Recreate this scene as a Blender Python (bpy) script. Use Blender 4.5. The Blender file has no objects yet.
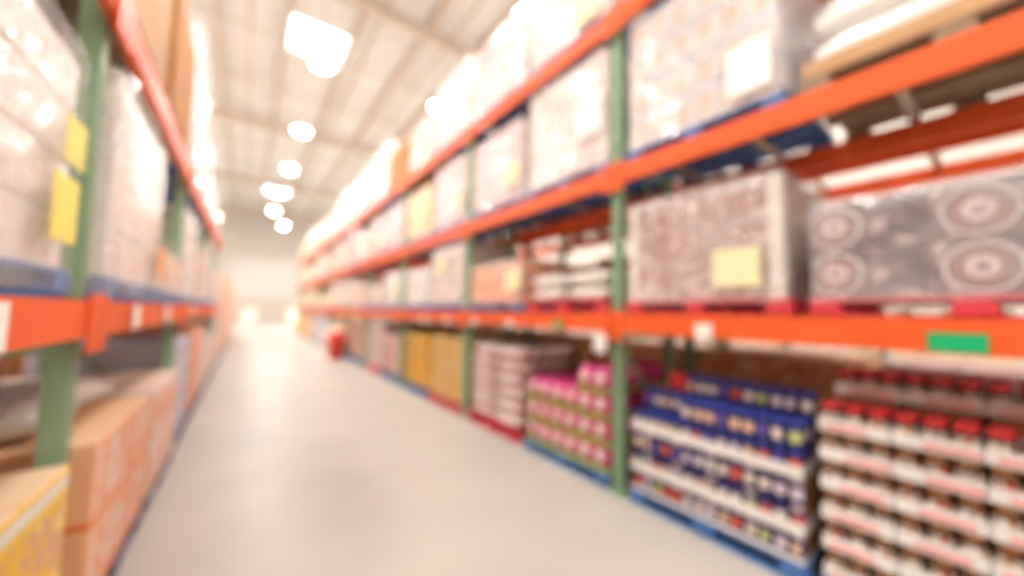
import bpy, bmesh, math, random
from mathutils import Matrix, Vector
random.seed(7)
SC = bpy.context.scene
COL = SC.collection

# ------------------------------------------------------------------ camera
F_PX, YAW, PITCH, ROLL, EYE = 365.0, .628, .068, .018, 1.449
cam_d = bpy.data.cameras.new('camera')
cam = bpy.data.objects.new('camera', cam_d); COL.objects.link(cam)
cam_d.sensor_width = 36.0
cam_d.lens = 36.0 * F_PX / 1024.0
cam_d.clip_start = .01
fw = Vector((math.sin(YAW) * math.cos(PITCH), math.cos(YAW) * math.cos(PITCH), math.sin(PITCH)))
r0 = Vector((math.cos(YAW), -math.sin(YAW), 0)); u0 = r0.cross(fw)
rt = r0 * math.cos(ROLL) + u0 * math.sin(ROLL); up = u0 * math.cos(ROLL) - r0 * math.sin(ROLL)
cam.matrix_world = Matrix(((rt.x, up.x, -fw.x, 0), (rt.y, up.y, -fw.y, 0), (rt.z, up.z, -fw.z, EYE), (0, 0, 0, 1)))
cam_d.dof.use_dof = True                      # the whole photograph is thrown out of focus
cam_d.dof.focus_distance = .35
cam_d.dof.aperture_fstop = .93
SC.camera = cam

# ------------------------------------------------------------------ world and exposure
SC.view_settings.view_transform = 'Standard'
SC.view_settings.look = 'None'
SC.view_settings.gamma = 1
SC.view_settings.use_curve_mapping = False
SC.view_settings.exposure = 0.0
LAMP_W = 430.0
w = bpy.data.worlds.new('sky'); SC.world = w; w.use_nodes = True
w.node_tree.nodes['Background'].inputs[0].default_value = (.86, .93, 1, 1)
w.node_tree.nodes['Background'].inputs[1].default_value = 9.0

# ------------------------------------------------------------------ helpers
MATS = {}
def lin(c):
    if isinstance(c, str):
        c = tuple(int(c[i:i + 2], 16) / 255 for i in (0, 2, 4))
    return tuple((v / 12.92 if v <= .04045 else ((v + .055) / 1.055) ** 2.4) for v in c) + (1.0,)

def mat(key, col, rough=.55, metal=0.0, var=.06, vscale=6.0, bump=0.0, bscale=40.0, spec=.4, coat=0.0):
    """plain procedural material: base colour with soft mottling and optional fine relief"""
    if key in MATS: return MATS[key]
    m = bpy.data.materials.new(key); m.use_nodes = True; nt = m.node_tree; N = nt.nodes; L = nt.links
    b = N['Principled BSDF']
    b.inputs['Roughness'].default_value = rough; b.inputs['Metallic'].default_value = metal
    b.inputs['Specular IOR Level'].default_value = spec; b.inputs['Coat Weight'].default_value = coat
    tc = N.new('ShaderNodeTexCoord'); nz = N.new('ShaderNodeTexNoise'); nz.inputs['Scale'].default_value = vscale
    nz.inputs['Detail'].default_value = 4
    L.new(tc.outputs['Object'], nz.inputs['Vector'])
    rp = N.new('ShaderNodeValToRGB'); c = lin(col)
    rp.color_ramp.elements[0].position = .3; rp.color_ramp.elements[1].position = .7
    rp.color_ramp.elements[0].color = tuple(v * (1 - var) for v in c[:3]) + (1,)
    rp.color_ramp.elements[1].color = tuple(min(1, v * (1 + var)) for v in c[:3]) + (1,)
    L.new(nz.outputs['Fac'], rp.inputs['Fac']); L.new(rp.outputs['Color'], b.inputs['Base Color'])
    if bump:
        n2 = N.new('ShaderNodeTexNoise'); n2.inputs['Scale'].default_value = bscale; L.new(tc.outputs['Object'], n2.inputs['Vector'])
        bp = N.new('ShaderNodeBump'); bp.inputs['Strength'].default_value = bump; bp.inputs['Distance'].default_value = .01
        L.new(n2.outputs['Fac'], bp.inputs['Height']); L.new(bp.outputs['Normal'], b.inputs['Normal'])
    MATS[key] = m
    return m

def print_mat(key, base, inks, scale=9.0, box=(.12, .88, .15, .85), rough=.45, stripe=None):
    """printed carton: paper colour, a printed field of ink patches on the broad faces, optional flat stripe (z0, z1, colour)"""
    if key in MATS: return MATS[key]
    m = bpy.data.materials.new(key); m.use_nodes = True; nt = m.node_tree; N = nt.nodes; L = nt.links
    b = N['Principled BSDF']; b.inputs['Roughness'].default_value = rough
    tc = N.new('ShaderNodeTexCoord'); oi = N.new('ShaderNodeObjectInfo')
    ad = N.new('ShaderNodeVectorMath'); ad.operation = 'MULTIPLY_ADD'
    ad.inputs[1].default_value = (1, 1, 1)
    sc_ = N.new('ShaderNodeVectorMath'); sc_.operation = 'SCALE'; sc_.inputs['Scale'].default_value = 37.0
    cb = N.new('ShaderNodeCombineXYZ')
    for i in range(3): L.new(oi.outputs['Random'], cb.inputs[i])
    L.new(cb.outputs[0], sc_.inputs[0]); L.new(tc.outputs['Object'], ad.inputs[0]); L.new(sc_.outputs[0], ad.inputs[2])
    nz = N.new('ShaderNodeTexNoise'); nz.inputs['Scale'].default_value = scale; nz.inputs['Detail'].default_value = 3
    L.new(ad.outputs[0], nz.inputs['Vector'])
    rp = N.new('ShaderNodeValToRGB'); rp.color_ramp.interpolation = 'CONSTANT'
    cr = rp.color_ramp
    n = len(inks)
    cr.elements[0].color = lin(inks[0]); cr.elements[0].position = 0
    cr.elements[1].color = lin(inks[-1]); cr.elements[1].position = .62
    for i in range(1, n - 1):
        e = cr.elements.new(.38 + .24 * (i - 1) / max(1, n - 2)); e.color = lin(inks[i])
    L.new(nz.outputs['Fac'], rp.inputs['Fac'])
    sp = N.new('ShaderNodeSeparateXYZ'); L.new(tc.outputs['Generated'], sp.inputs[0])
    def band(sock, lo, hi):
        a = N.new('ShaderNodeMath'); a.operation = 'GREATER_THAN'; L.new(sock, a.inputs[0]); a.inputs[1].default_value = lo
        c = N.new('ShaderNodeMath'); c.operation = 'LESS_THAN'; L.new(sock, c.inputs[0]); c.inputs[1].default_value = hi
        p = N.new('ShaderNodeMath'); p.operation = 'MULTIPLY'; L.new(a.outputs[0], p.inputs[0]); L.new(c.outputs[0], p.inputs[1])
        return p.outputs[0]
    p = N.new('ShaderNodeMath'); p.operation = 'MULTIPLY'
    L.new(band(sp.outputs[1], box[0], box[1]), p.inputs[0]); L.new(band(sp.outputs[2], box[2], box[3]), p.inputs[1])
    mx = N.new('ShaderNodeMix'); mx.data_type = 'RGBA'
    L.new(p.outputs[0], mx.inputs[0]); mx.inputs[6].default_value = lin(base); L.new(rp.outputs[0], mx.inputs[7])
    out = mx.outputs[2]
    for stripe in ([stripe] if isinstance(stripe, tuple) else stripe or []):
        m2 = N.new('ShaderNodeMix'); m2.data_type = 'RGBA'
        L.new(band(sp.outputs[2], stripe[0], stripe[1]), m2.inputs[0]); L.new(out, m2.inputs[6]); m2.inputs[7].default_value = lin(stripe[2])
        out = m2.outputs[2]
    L.new(out, b.inputs['Base Color'])
    MATS[key] = m
    return m

def film_mat():
    if 'film' in MATS: return MATS['film']
    m = bpy.data.materials.new('film'); m.use_nodes = True; nt = m.node_tree; N = nt.nodes; L = nt.links
    b = N['Principled BSDF']; b.inputs['Base Color'].default_value = (.97, .965, .955, 1); b.inputs['Roughness'].default_value = .1
    b.inputs['Specular IOR Level'].default_value = .9; b.inputs['IOR'].default_value = 1.75
    tc = N.new('ShaderNodeTexCoord'); mp = N.new('ShaderNodeMapping'); mp.inputs['Scale'].default_value = (2, 2, 5)
    L.new(tc.outputs['Object'], mp.inputs[0])
    nz = N.new('ShaderNodeTexNoise'); nz.inputs['Scale'].default_value = 1.5; nz.inputs['Detail'].default_value = 2; nz.inputs['Distortion'].default_value = .4
    L.new(mp.outputs[0], nz.inputs['Vector'])
    bp = N.new('ShaderNodeBump'); bp.inputs['Strength'].default_value = .7; bp.inputs['Distance'].default_value = .03
    L.new(nz.outputs['Fac'], bp.inputs['Height']); L.new(bp.outputs[0], b.inputs['Normal'])
    tr = N.new('ShaderNodeBsdfTransparent')
    rp = N.new('ShaderNodeMapRange'); rp.inputs[1].default_value = .3; rp.inputs[2].default_value = .75; rp.inputs[3].default_value = .14; rp.inputs[4].default_value = .36
    L.new(nz.outputs['Fac'], rp.inputs[0])
    mx = N.new('ShaderNodeMixShader'); L.new(rp.outputs[0], mx.inputs[0]); L.new(tr.outputs[0], mx.inputs[1]); L.new(b.outputs[0], mx.inputs[2])
    L.new(mx.outputs[0], N['Material Output'].inputs[0])
    MATS['film'] = m
    return m

def emit_mat(key, col, s):
    if key in MATS: return MATS[key]
    m = bpy.data.materials.new(key); m.use_nodes = True
    b = m.node_tree.nodes['Principled BSDF']; b.inputs['Base Color'].default_value = (1, 1, 1, 1)
    b.inputs['Emission Color'].default_value = col; b.inputs['Emission Strength'].default_value = s
    m.cycles.emission_sampling = 'NONE'
    MATS[key] = m
    return m

MESH = {}
def mesh_from(bm, m, key=None, smooth=False):
    me = bpy.data.meshes.new('mesh'); bm.to_mesh(me); bm.free()
    if m: me.materials.append(m)
    if smooth:
        for p in me.polygons: p.use_smooth = True
    if key: MESH[key] = me
    return me

def box_me(dx, dy, dz, m, ch=.004):
    """chamfered box, base centre at the origin"""
    key = ('box', round(dx, 3), round(dy, 3), round(dz, 3), m.name, ch)
    if key in MESH: return MESH[key]
    bm = bmesh.new(); bmesh.ops.create_cube(bm, size=1)
    for v in bm.verts: v.co = Vector((v.co.x * dx, v.co.y * dy, (v.co.z + .5) * dz))
    if ch: bmesh.ops.bevel(bm, geom=bm.edges[:], offset=min(ch, dx * .3, dy * .3, dz * .3), segments=1, affect='EDGES', profile=.5)
    return mesh_from(bm, m, key)

def add_box(bm, x0, x1, y0, y1, z0, z1):
    vs = [bm.verts.new((x, y, z)) for z in (z0, z1) for x, y in ((x0, y0), (x1, y0), (x1, y1), (x0, y1))]
    for f in ((3, 2, 1, 0), (4, 5, 6, 7), (0, 1, 5, 4), (1, 2, 6, 5), (2, 3, 7, 6), (3, 0, 4, 7)):
        bm.faces.new([vs[i] for i in f])

def lathe_me(key, prof, m, seg=14):
    k = ('lathe', key, m.name)
    if k in MESH: return MESH[k]
    bm = bmesh.new(); rings = []
    for r, z in prof:
        if r < 1e-5: rings.append([bm.verts.new((0, 0, z))])
        else: rings.append([bm.verts.new((r * math.cos(2 * math.pi * i / seg), r * math.sin(2 * math.pi * i / seg), z)) for i in range(seg)])
    for a, b in zip(rings, rings[1:]):
        for i in range(seg):
            j = (i + 1) % seg
            if len(a) == 1 and len(b) == 1: continue
            if len(a) == 1: bm.faces.new((a[0], b[j], b[i]))
            elif len(b) == 1: bm.faces.new((a[i], a[j], b[0]))
            else: bm.faces.new((a[i], a[j], b[j], b[i]))
    bmesh.ops.recalc_face_normals(bm, faces=bm.faces[:])
    return mesh_from(bm, m, k, True)

def pillow_me(key, lx, ly, lz, m, lump=.0, seed=0, n=9, e1=2.8, e2=.5):
    """a filled sack or pouch, base centre at the origin"""
    k = ('pillow', key, m.name)
    if k in MESH: return MESH[k]
    rnd = random.Random(seed); bm = bmesh.new()
    def g(u): return max(0.0, 1 - abs(u) ** e1) ** e2
    top = {}; bot = {}
    for i in range(n + 1):
        for j in range(n + 1):
            u = -1 + 2 * i / n; v = -1 + 2 * j / n; e = i in (0, n) or j in (0, n)
            hgt = g(u) * g(v) * (1 + (0 if e else rnd.uniform(-lump, lump)))
            p = (u * lx / 2 * (1 - .05 * v * v), v * ly / 2 * (1 - .05 * u * u))
            top[i, j] = bm.verts.new((p[0], p[1], lz * (.5 + .5 * hgt)))
            bot[i, j] = top[i, j] if e else bm.verts.new((p[0], p[1], lz * (.5 - .5 * g(u) * g(v))))
    for i in range(n):
        for j in range(n):
            for d, r in ((top, False), (bot, True)):
                q = [d[i, j], d[i + 1, j], d[i + 1, j + 1], d[i, j + 1]]
                if r: q.reverse()
                try: bm.faces.new(q)
                except ValueError: pass
    bmesh.ops.recalc_face_normals(bm, faces=bm.faces[:])
    return mesh_from(bm, m, k, True)

def link(name, me, parent=None, loc=(0, 0, 0), rz=0.0):
    o = bpy.data.objects.new(name, me); COL.objects.link(o)
    o.location = loc
    if rz: o.rotation_euler = (0, 0, rz)
    if parent: o.parent = parent
    return o

USED = {}
def tag(o, label, cat, group=None):
    if not group:
        assert label not in USED, label
    USED[label] = 1
    o['label'] = label; o['category'] = cat
    if group: o['group'] = group
    return o

def thing(name, label, cat, loc=(0, 0, 0), group=None, rz=0.0):
    o = link(name, None, None, loc, rz); o.empty_display_size = .1
    return tag(o, label, cat, group)

def structure(name, me, loc=(0, 0, 0), parent=None):
    o = link(name, me, parent, loc)
    if not parent: o['kind'] = 'structure'
    return o

ORD = ['first', 'second', 'third', 'fourth', 'fifth', 'sixth', 'seventh', 'eighth', 'ninth', 'tenth', 'eleventh', 'twelfth']

# ------------------------------------------------------------------ materials
ORANGE = mat('rack_orange_paint', 'ee6634', .45, var=.05, spec=.2)
GREEN = mat('rack_green_paint', '93b48f', .45, var=.06)
STEEL = mat('galvanised_steel', 'b9b4ab', .4, .6)
KRAFT = mat('kraft_board', 'c8a47c', .8, var=.07)
KRAFT_D = mat('kraft_board_dark', 'b57f4a', .8, var=.08)
WHITE = mat('white_board', 'f3efe9', .5, var=.02)
CREAM = mat('cream_board', 'f3e4cf', .6, var=.04)
BLUE_P = mat('blue_pallet_paint', '4a78b8', .65, var=.15)
RED_P = mat('red_pallet_paint', 'd8434f', .65, var=.12)
WOOD_P = mat('raw_pallet_wood', '9c866c', .8, var=.15)
YELLOW_C = mat('yellow_card', 'f6edbc', .6, var=.02)
YELLOW_S = mat('bright_yellow_card', 'f7e272', .6, var=.02)
PAPER = mat('white_paper', 'fbf8f2', .6, var=.01)
GREEN_C = mat('green_card', '12b877', .5, var=.01)
CORNER = mat('pale_corner_board', 'efe6da', .6, var=.03)
FILM = film_mat()
RED_L = mat('red_lid', 'd02a2f', .3)
PAL = {'grey': mat('grey_pallet_plastic', '6a7288', .6), 'blue': BLUE_P, 'red': RED_P, 'wood': WOOD_P}
PRINTS = {
    'pale': print_mat('pale_pink_print', 'ead9cf', ['e8ccc0', 'dca99c', 'f0e4da', 'd4b8ae', 'eed4bc'], 15),
    'rose': print_mat('rose_print', 'e6ccc6', ['de8490', 'e8c8c2', 'd05a70', 'eeded8', 'd89c96'], 13),
    'white': print_mat('white_print', 'ece4dc', ['ece4dc', 'd8ccbe', 'f2ece6', 'c8bab2', 'e8d8b0'], 7),
    'peach': print_mat('peach_print', 'ecd0b8', ['e6ae88', 'ecd8c4', 'dc8658', 'f0e2d2', 'e6be8a'], 8),
    'orange': print_mat('orange_print', 'f0a06a', ['f08a4a', 'f7cda6', 'e8703a', 'f9e1c8', 'e79a63'], 8),
    'kraft': print_mat('kraft_print', 'e0b07a', ['dba468', 'e6bc8b', 'cf9557', 'ead0a8', 'dba468'], 4),
    'tan': print_mat('tan_print', 'f0cf9f', ['ecc48b', 'f5dcb4', 'e8b878', 'f7e8cc', 'edc892'], 5),
    'cool': print_mat('cool_print', 'eceae6', ['cfd4dd', 'f1efec', 'b7a9c0', 'f4e7ae', 'dfe6dd'], 9),
    'blue': print_mat('blue_print', 'd9d8e6', ['7a86c4', 'e6e0ea', '5563ad', 'f2e8e0', '9d94c8'], 9),
    'coffee': print_mat('coffee_print', 'd4b8aa', ['85594e', 'bb9082', '96605a', 'e8d8ce', 'c8a296'], 15, (.03, .97, .04, .96)),
    'maroon': print_mat('maroon_print', 'c8a9a0', ['6b3037', '9c5b54', 'd8b3a6', '7d4038', 'ead3c6'], 12),
}

# ------------------------------------------------------------------ room shell
RX0, RX1, RY0, RY1, RH = -8.0, 15.0, -9.0, 46.0, 11.29
KZ = 1.396
fm = mat('polished_concrete', 'bcb6ac', .32, var=.07, vscale=1.1, spec=.4)
nt = fm.node_tree; N = nt.nodes; L = nt.links; b = N['Principled BSDF']
tc = N.new('ShaderNodeTexCoord')
nz = N.new('ShaderNodeTexNoise'); nz.inputs['Scale'].default_value = 1.6; nz.inputs['Detail'].default_value = 6
L.new(tc.outputs['Object'], nz.inputs['Vector'])
mr = N.new('ShaderNodeMapRange'); mr.inputs[3].default_value = .3; mr.inputs[4].default_value = .5
L.new(nz.outputs['Fac'], mr.inputs[0]); L.new(mr.outputs[0], b.inputs['Roughness'])
bm = bmesh.new(); add_box(bm, RX0, RX1, RY0, RY1, -.2, 0)
structure('floor', mesh_from(bm, fm))
wallm = mat('painted_wall', 'c2bab0', .7, var=.02)
for nm, q in (('wall_left', (RX0 - .2, RX0, RY0, RY1, 0, RH)), ('wall_right', (RX1, RX1 + .2, RY0, RY1, 0, RH)),
              ('wall_back', (RX0, RX1, RY0 - .2, RY0, 0, RH)), ('wall_far', (RX0, RX1, RY1, RY1 + .2, 0, RH))):
    bm = bmesh.new(); add_box(bm, *q); structure(nm, mesh_from(bm, wallm))
# ceiling: deck panels between joists, some bays cut out for skylights
deckm = mat('ceiling_deck_paint', 'ece8e4', .6, var=.03, vscale=2)
joistm = mat('joist_paint', 'c8b6a4', .6, var=.05)
ceil = structure('ceiling', None)
JX = [.63 + 1.954 * k for k in range(-4, 8)]
SKY_Y = [-6.0, 14.7, 36.0]
def deck(x0, x1, y0, y1):
    bm = bmesh.new(); n = max(2, int((x1 - x0) / .175)); st = (x1 - x0) / n
    prof = []
    for i in range(n):
        a = x0 + i * st
        prof += [(a, 0), (a + st * .55, 0), (a + st * .65, .05), (a + st * .9, .05)]
    prof.append((x1, 0))
    lo = [(bm.verts.new((x, y0, RH + z)), bm.verts.new((x, y1, RH + z)), bm.verts.new((x, y0, RH + .12)), bm.verts.new((x, y1, RH + .12))) for x, z in prof]
    for a, c in zip(lo, lo[1:]):
        bm.faces.new((a[0], a[1], c[1], c[0])); bm.faces.new((a[2], c[2], c[3], a[3]))
    structure('deck_panel', mesh_from(bm, deckm), parent=ceil)
edges = [RX0] + JX + [RX1]
for a, c in zip(edges, edges[1:]):
    if abs(a - .63) < .01:
        y = RY0
        for s in SKY_Y:
            deck(a, c, y, s - 1.04); y = s + 1.04
        deck(a, c, y, RY1)
    else:
        deck(a, c, RY0, RY1)
pane_m = bpy.data.materials.new('skylight_acrylic'); pane_m.use_nodes = True
nt = pane_m.node_tree; tl = nt.nodes.new('ShaderNodeBsdfTranslucent'); tl.inputs[0].default_value = (.95, .97, 1, 1)
nt.links.new(tl.outputs[0], nt.nodes['Material Output'].inputs[0])
for i, s in enumerate(SKY_Y):
    wn = structure('window_%d' % (i + 1), None, (1.607, s, RH))
    bm = bmesh.new()
    for q in ((-.977, -.86, -1.04, 1.04, -.05, .3), (.86, .977, -1.04, 1.04, -.05, .3), (-.86, .86, -1.04, -.94, -.05, .3), (-.86, .86, .94, 1.04, -.05, .3)): add_box(bm, *q)
    structure('window_frame', mesh_from(bm, WHITE), parent=wn)
    bm = bmesh.new()
    g = [[bm.verts.new((-.86 + 1.72 * a / 8, -.94 + 1.88 * c / 8, .1 + .1 * math.sin(math.pi * a / 8) * math.sin(math.pi * c / 8))) for c in range(9)] for a in range(9)]
    for a in range(8):
        for c in range(8): bm.faces.new((g[a][c], g[a + 1][c], g[a + 1][c + 1], g[a][c + 1]))
    structure('pane', mesh_from(bm, pane_m, smooth=True), parent=wn)
bm = bmesh.new()
add_box(bm, -.07, .07, RY0, RY1, -.03, 0); add_box(bm, -.015, .015, RY0, RY1, -.27, -.03); add_box(bm, -.07, .07, RY0, RY1, -.3, -.27)
jm = mesh_from(bm, joistm)
for x in JX: structure('joist', jm, (x, 0, RH - .001), ceil)
bm = bmesh.new()
add_box(bm, RX0, RX1, -.09, .09, -.03, 0); add_box(bm, RX0, RX1, -.015, .015, -.42, -.03); add_box(bm, RX0, RX1, -.09, .09, -.45, -.42)
gm = mesh_from(bm, joistm)
for k in range(-1, 4): structure('girder', gm, (0, 11.2 + 10.75 * k, RH - .3), ceil)
bm = bmesh.new(); add_box(bm, RX0, RX1, -.03, .03, -.34, -.3)
brm = mesh_from(bm, joistm)
for k in range(-2, 12):
    if k % 3 != 0: structure('bridging_bar', brm, (0, 11.2 + 3.583 * k, RH), ceil)
pipe = lathe_me('pipe', [(.04, 0), (.04, RY1 - RY0)], mat('sprinkler_pipe', 'b99c80', .5), 10)
for x in (-.4, 3.0, 5.2, 8.6):
    o = structure('sprinkler_pipe', pipe, (x, RY0, RH - .5), ceil); o.rotation_euler = (-math.pi / 2, 0, 0)
# far wall: white sectional panels above, frames below
door = structure('door_1', None, (1.4, RY1, 0))
pm = box_me(5.6, .05, .6, mat('door_white', 'c8c2bb', .5), .02)
for k in range(6): structure('door_panel', pm, (0, -.06, 2.75 + .61 * k), door)
bm = bmesh.new()
for q in ((-3.0, -2.82, -.12, 0, 0, 6.5), (2.82, 3.0, -.12, 0, 0, 6.5), (-3.0, 3.0, -.12, 0, 6.42, 6.6), (-2.82, 2.82, -.12, 0, 2.5, 2.74), (-.1, .1, -.12, 0, 0, 2.5)): add_box(bm, *q)
structure('door_frame', mesh_from(bm, mat('door_frame_paint', 'c9bfb2', .5)), parent=door)
pm2 = box_me(2.66, .04, 1.2, mat('beige_door_panel', 'bdb0a2', .5), .02)
for x in (-1.46, 1.46):
    for z in (.03, 1.26): structure('door_panel', pm2, (x, -.06, z), door)

# ------------------------------------------------------------------ high bay lamps
warm = (1.0, .97, .945, 1)
housing_m = mat('lamp_housing', 'e9e4dc', .35, var=.02)
lens_m = emit_mat('lamp_glass', (1, .93, .83, 1), 42.0)
dome = lathe_me('dome', [(.0, .46), (.1, .46), (.13, .28), (.21, .16), (.3, -.02), (.34, -.04), (.33, -.05), (.3, -.02), (.0, .08)], housing_m, 20)
lens = lathe_me('lens', [(.0, .02), (.29, -.02), (.28, -.08), (.18, -.15), (0, -.18)], lens_m, 20)
rod = lathe_me('rod', [(0, .46), (.015, .46), (.015, 2.08), (0, 2.08)], STEEL, 6)
LZ = 9.2
ln = 0
for ri, x in enumerate((-6.6, -2.5, 1.536, 5.5, 9.6, 13.6)):
    for ci in range(-2, 7):
        y = 7.12 + 5.375 * ci
        inrow = x == 1.536 and y > 11
        xl = {4: 1.28, 5: 1.37, 6: 2.4}.get(ci, x) if x == 1.536 else x
        if inrow:
            nth = ci - 1
            lab = 'high bay lamp right under the bright square skylight' if nth == 0 else '%s high bay lamp down the aisle, counted from the bright skylight' % ORD[nth]
        else:
            lab = 'high bay lamp, %s row from the left wall, %s from the back wall' % (ORD[ri], ORD[ci + 2])
        t = thing('high_bay_lamp', lab, 'ceiling lamp', (xl, y, LZ)); t['group'] = 'high bay lamps over the aisle' if inrow else 'high bay lamps beyond the aisle'
        link('housing', dome, t); link('lens', lens, t); link('rod', rod, t)
        ld = bpy.data.lights.new('lamp_light', 'SPOT'); ld.energy = LAMP_W; ld.color = warm[:3]; ld.shadow_soft_size = .2; ld.spot_size = math.radians(165); ld.spot_blend = .35
        link('lamp_light', ld, t, (0, 0, -.22))
        lu = bpy.data.lights.new('ceiling_fill', 'POINT'); lu.energy = LAMP_W * .25; lu.color = warm[:3]; lu.shadow_soft_size = .15   # extra point light added at each lamp to brighten the ceiling
        link('ceiling_fill', lu, t, (.0, 0, -.24))

# ------------------------------------------------------------------ pallet racks
S = 2.6
RIGHT = dict(side='right', s=1, x=2.50, y0=1.956 - S, n=10, z=(1.381, 2.625, 4.027), top=4.18)
LEFT = dict(side='left', s=-1, x=-.555, y0=2.274 - S, n=4, z=(1.395, 2.759), top=3.2)
BACK = dict(side='back', s=1, x=3.62, y0=1.956 - S, n=10, z=(1.381, 2.625, 4.027), top=4.18)
DEPTH, BH = .82, .15

def upright_me(h):
    """U-shaped post with teardrop slots cut in its front face (front faces -X)"""
    bm = bmesh.new(); W, D, T = .085, .07, .004
    ys = [-W / 2, -.030, -.014, .014, .030, W / 2]
    nrow = int(h / .05); zs = [0.0]
    for i in range(nrow):
        z = .02 + i * .05
        zs += [z, z + .026]
    zs.append(h)
    grid = [[bm.verts.new((0, y, z)) for y in ys] for z in zs]
    for r in range(len(zs) - 1):
        for c in range(5):
            if c in (1, 3) and r % 2 == 1: continue
            bm.faces.new((grid[r][c], grid[r + 1][c], grid[r + 1][c + 1], grid[r][c + 1]))
    add_box(bm, 0, D, -W / 2, -W / 2 + T, 0, h); add_box(bm, 0, D, W / 2 - T, W / 2, 0, h)
    add_box(bm, .018, .022, -W / 2 + T, W / 2 - T, 0, h)
    return mesh_from(bm, GREEN)

def rack(R, label):
    t = thing('pallet_rack', label, 'rack', (R['x'], R['y0'], 0))
    s = R['s']; um = upright_me(R['top'])
    base = box_me(.14, .13, .008, GREEN, 0)
    br = box_me(DEPTH - .08, .03, .03, GREEN, .003)
    L_ = S - .012
    bm = bmesh.new(); add_box(bm, -.045, -.002, -L_ / 2, L_ / 2, -BH / 2, BH / 2 - .025); add_box(bm, -.045, -.022, -L_ / 2, L_ / 2, BH / 2 - .025, BH / 2)
    bmf = mesh_from(bm, ORANGE)
    conn = box_me(.012, .1, .24, ORANGE, .003)
    bar = box_me(DEPTH - .02, .05, .03, STEEL, .003)
    for k in range(R['n'] + 1):
        y = k * S
        for j, dx in enumerate((0, DEPTH)):
            o = link('upright', um, t, (s * dx, y, 0), 0 if (s > 0) == (j == 0) else math.pi)
            link('base_plate', base, o, (.035, 0, 0))
        for z in [.3 + .95 * i for i in range(5)]:
            if z < R['top'] - .1: link('brace', br, t, (s * DEPTH / 2, y, z))
        for i in range(4):
            z0 = .33 + .95 * i
            dl = math.hypot(DEPTH - .1, .9)
            o = link('diagonal_brace', box_me(dl, .025, .025, GREEN, .003), t, (s * DEPTH / 2, y, z0 + .44))
            o.rotation_euler = (0, -math.atan2(.9, DEPTH - .1) * (1 if i % 2 else -1), 0)
    for k in range(R['n']):
        yc = (k + .5) * S
        for lvz, z in enumerate(R['z']):
            for j, dx in enumerate((0, DEPTH)):
                o = link('beam', bmf, t, (s * dx, yc, z), 0 if (s > 0) == (j == 0) else math.pi)
                for e in (-1, 1): link('connector', conn, o, (-.052, e * (L_ / 2 - .052), -.14))
            for q in (-.95, -.35, .35, .95): link('support_bar', bar, t, (s * DEPTH / 2, yc + q, z + BH / 2 - .03))
    return t
rack(RIGHT, 'long orange and green pallet rack along the far right side of the aisle')
rack(LEFT, 'orange and green pallet rack on the narrow left side of the aisle')
rack(BACK, 'second orange and green rack standing back to back behind the right rack')

# ------------------------------------------------------------------ pallets
PW, PD, PH = 1.12, 1.02, .105
def pallet(x, y, z, colour, label, detail, group='pallets'):
    """block pallet, x y the centre"""
    m = PAL[colour]
    deckb = box_me(PD / 7 - .022, PW, .018, m, .003)
    lead = box_me(PD / 3 * .3, PW, .016, m, .003)
    strg = box_me(PD, .1, .018, m, .003)
    blk = box_me(.12, .13, .053, m, .004)
    if detail:
        t = thing('pallet', label, 'pallet', (x, y, z)); t['group'] = group
        for i in range(7): link('deck_board', deckb, t, (-PD / 2 + PD / 14 + i * PD / 7, 0, PH - .018))
        for e in (-1, 0, 1):
            link('stringer_board', strg, t, (0, e * (PW / 2 - .06), PH - .036))
            link('bottom_board', lead, t, (e * (PD / 2 - .06), 0, 0))
            for q in (-1, 0, 1): link('block', blk, t, (q * (PD / 2 - .06), e * (PW / 2 - .066), .016))
    else:
        k = ('pallet', colour)
        if k not in MESH:
            bm = bmesh.new()
            for i in range(7): c = -PD / 2 + PD / 14 + i * PD / 7; add_box(bm, c - .06, c + .06, -PW / 2, PW / 2, PH - .018, PH)
            for e in (-1, 0, 1):
                add_box(bm, -PD / 2, PD / 2, e * (PW / 2 - .06) - .05, e * (PW / 2 - .06) + .05, PH - .036, PH - .018)
                add_box(bm, e * (PD / 2 - .06) - .05, e * (PD / 2 - .06) + .05, -PW / 2, PW / 2, 0, .016)
                for q in (-1, 0, 1): add_box(bm, q * (PD / 2 - .06) - .055, q * (PD / 2 - .06) + .055, e * (PW / 2 - .066) - .06, e * (PW / 2 - .066) + .06, .016, PH - .036)
            mesh_from(bm, m, k)
        t = tag(link('pallet', MESH[k], None, (x, y, z)), label, 'pallet'); t['group'] = group
    return t

# ------------------------------------------------------------------ shrink wrapped and loose loads
def wrap_me(dx, dy, dz, seed):
    rnd = random.Random(seed); bm = bmesh.new(); n = 8; nz = 7
    rings = []
    for k in range(nz + 1):
        z = dz * k / nz; ring = []
        per = [(-1 + 2 * i / n, -1) for i in range(n)] + [(1, -1 + 2 * i / n) for i in range(n)] + [(1 - 2 * i / n, 1) for i in range(n)] + [(-1, 1 - 2 * i / n) for i in range(n)]
        for u, v in per:
            j = rnd.uniform(.001, .014); r = .97 if (abs(u) == 1 and abs(v) == 1) else 1
            ring.append(bm.verts.new((u * (dx / 2 + j) * (r if k else 1), v * (dy / 2 + j) * (r if k else 1), z + (rnd.uniform(0, .006) if k == nz else 0))))
        rings.append(ring)
    m = len(rings[0])
    for a, c in zip(rings, rings[1:]):
        for i in range(m): bm.faces.new((a[i], a[(i + 1) % m], c[(i + 1) % m], c[i]))
    top = bm.verts.new((0, 0, dz + .012))
    for i in range(m): bm.faces.new((rings[-1][i], rings[-1][(i + 1) % m], top))
    bmesh.ops.recalc_face_normals(bm, faces=bm.faces[:])
    return mesh_from(bm, FILM, smooth=True)

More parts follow.
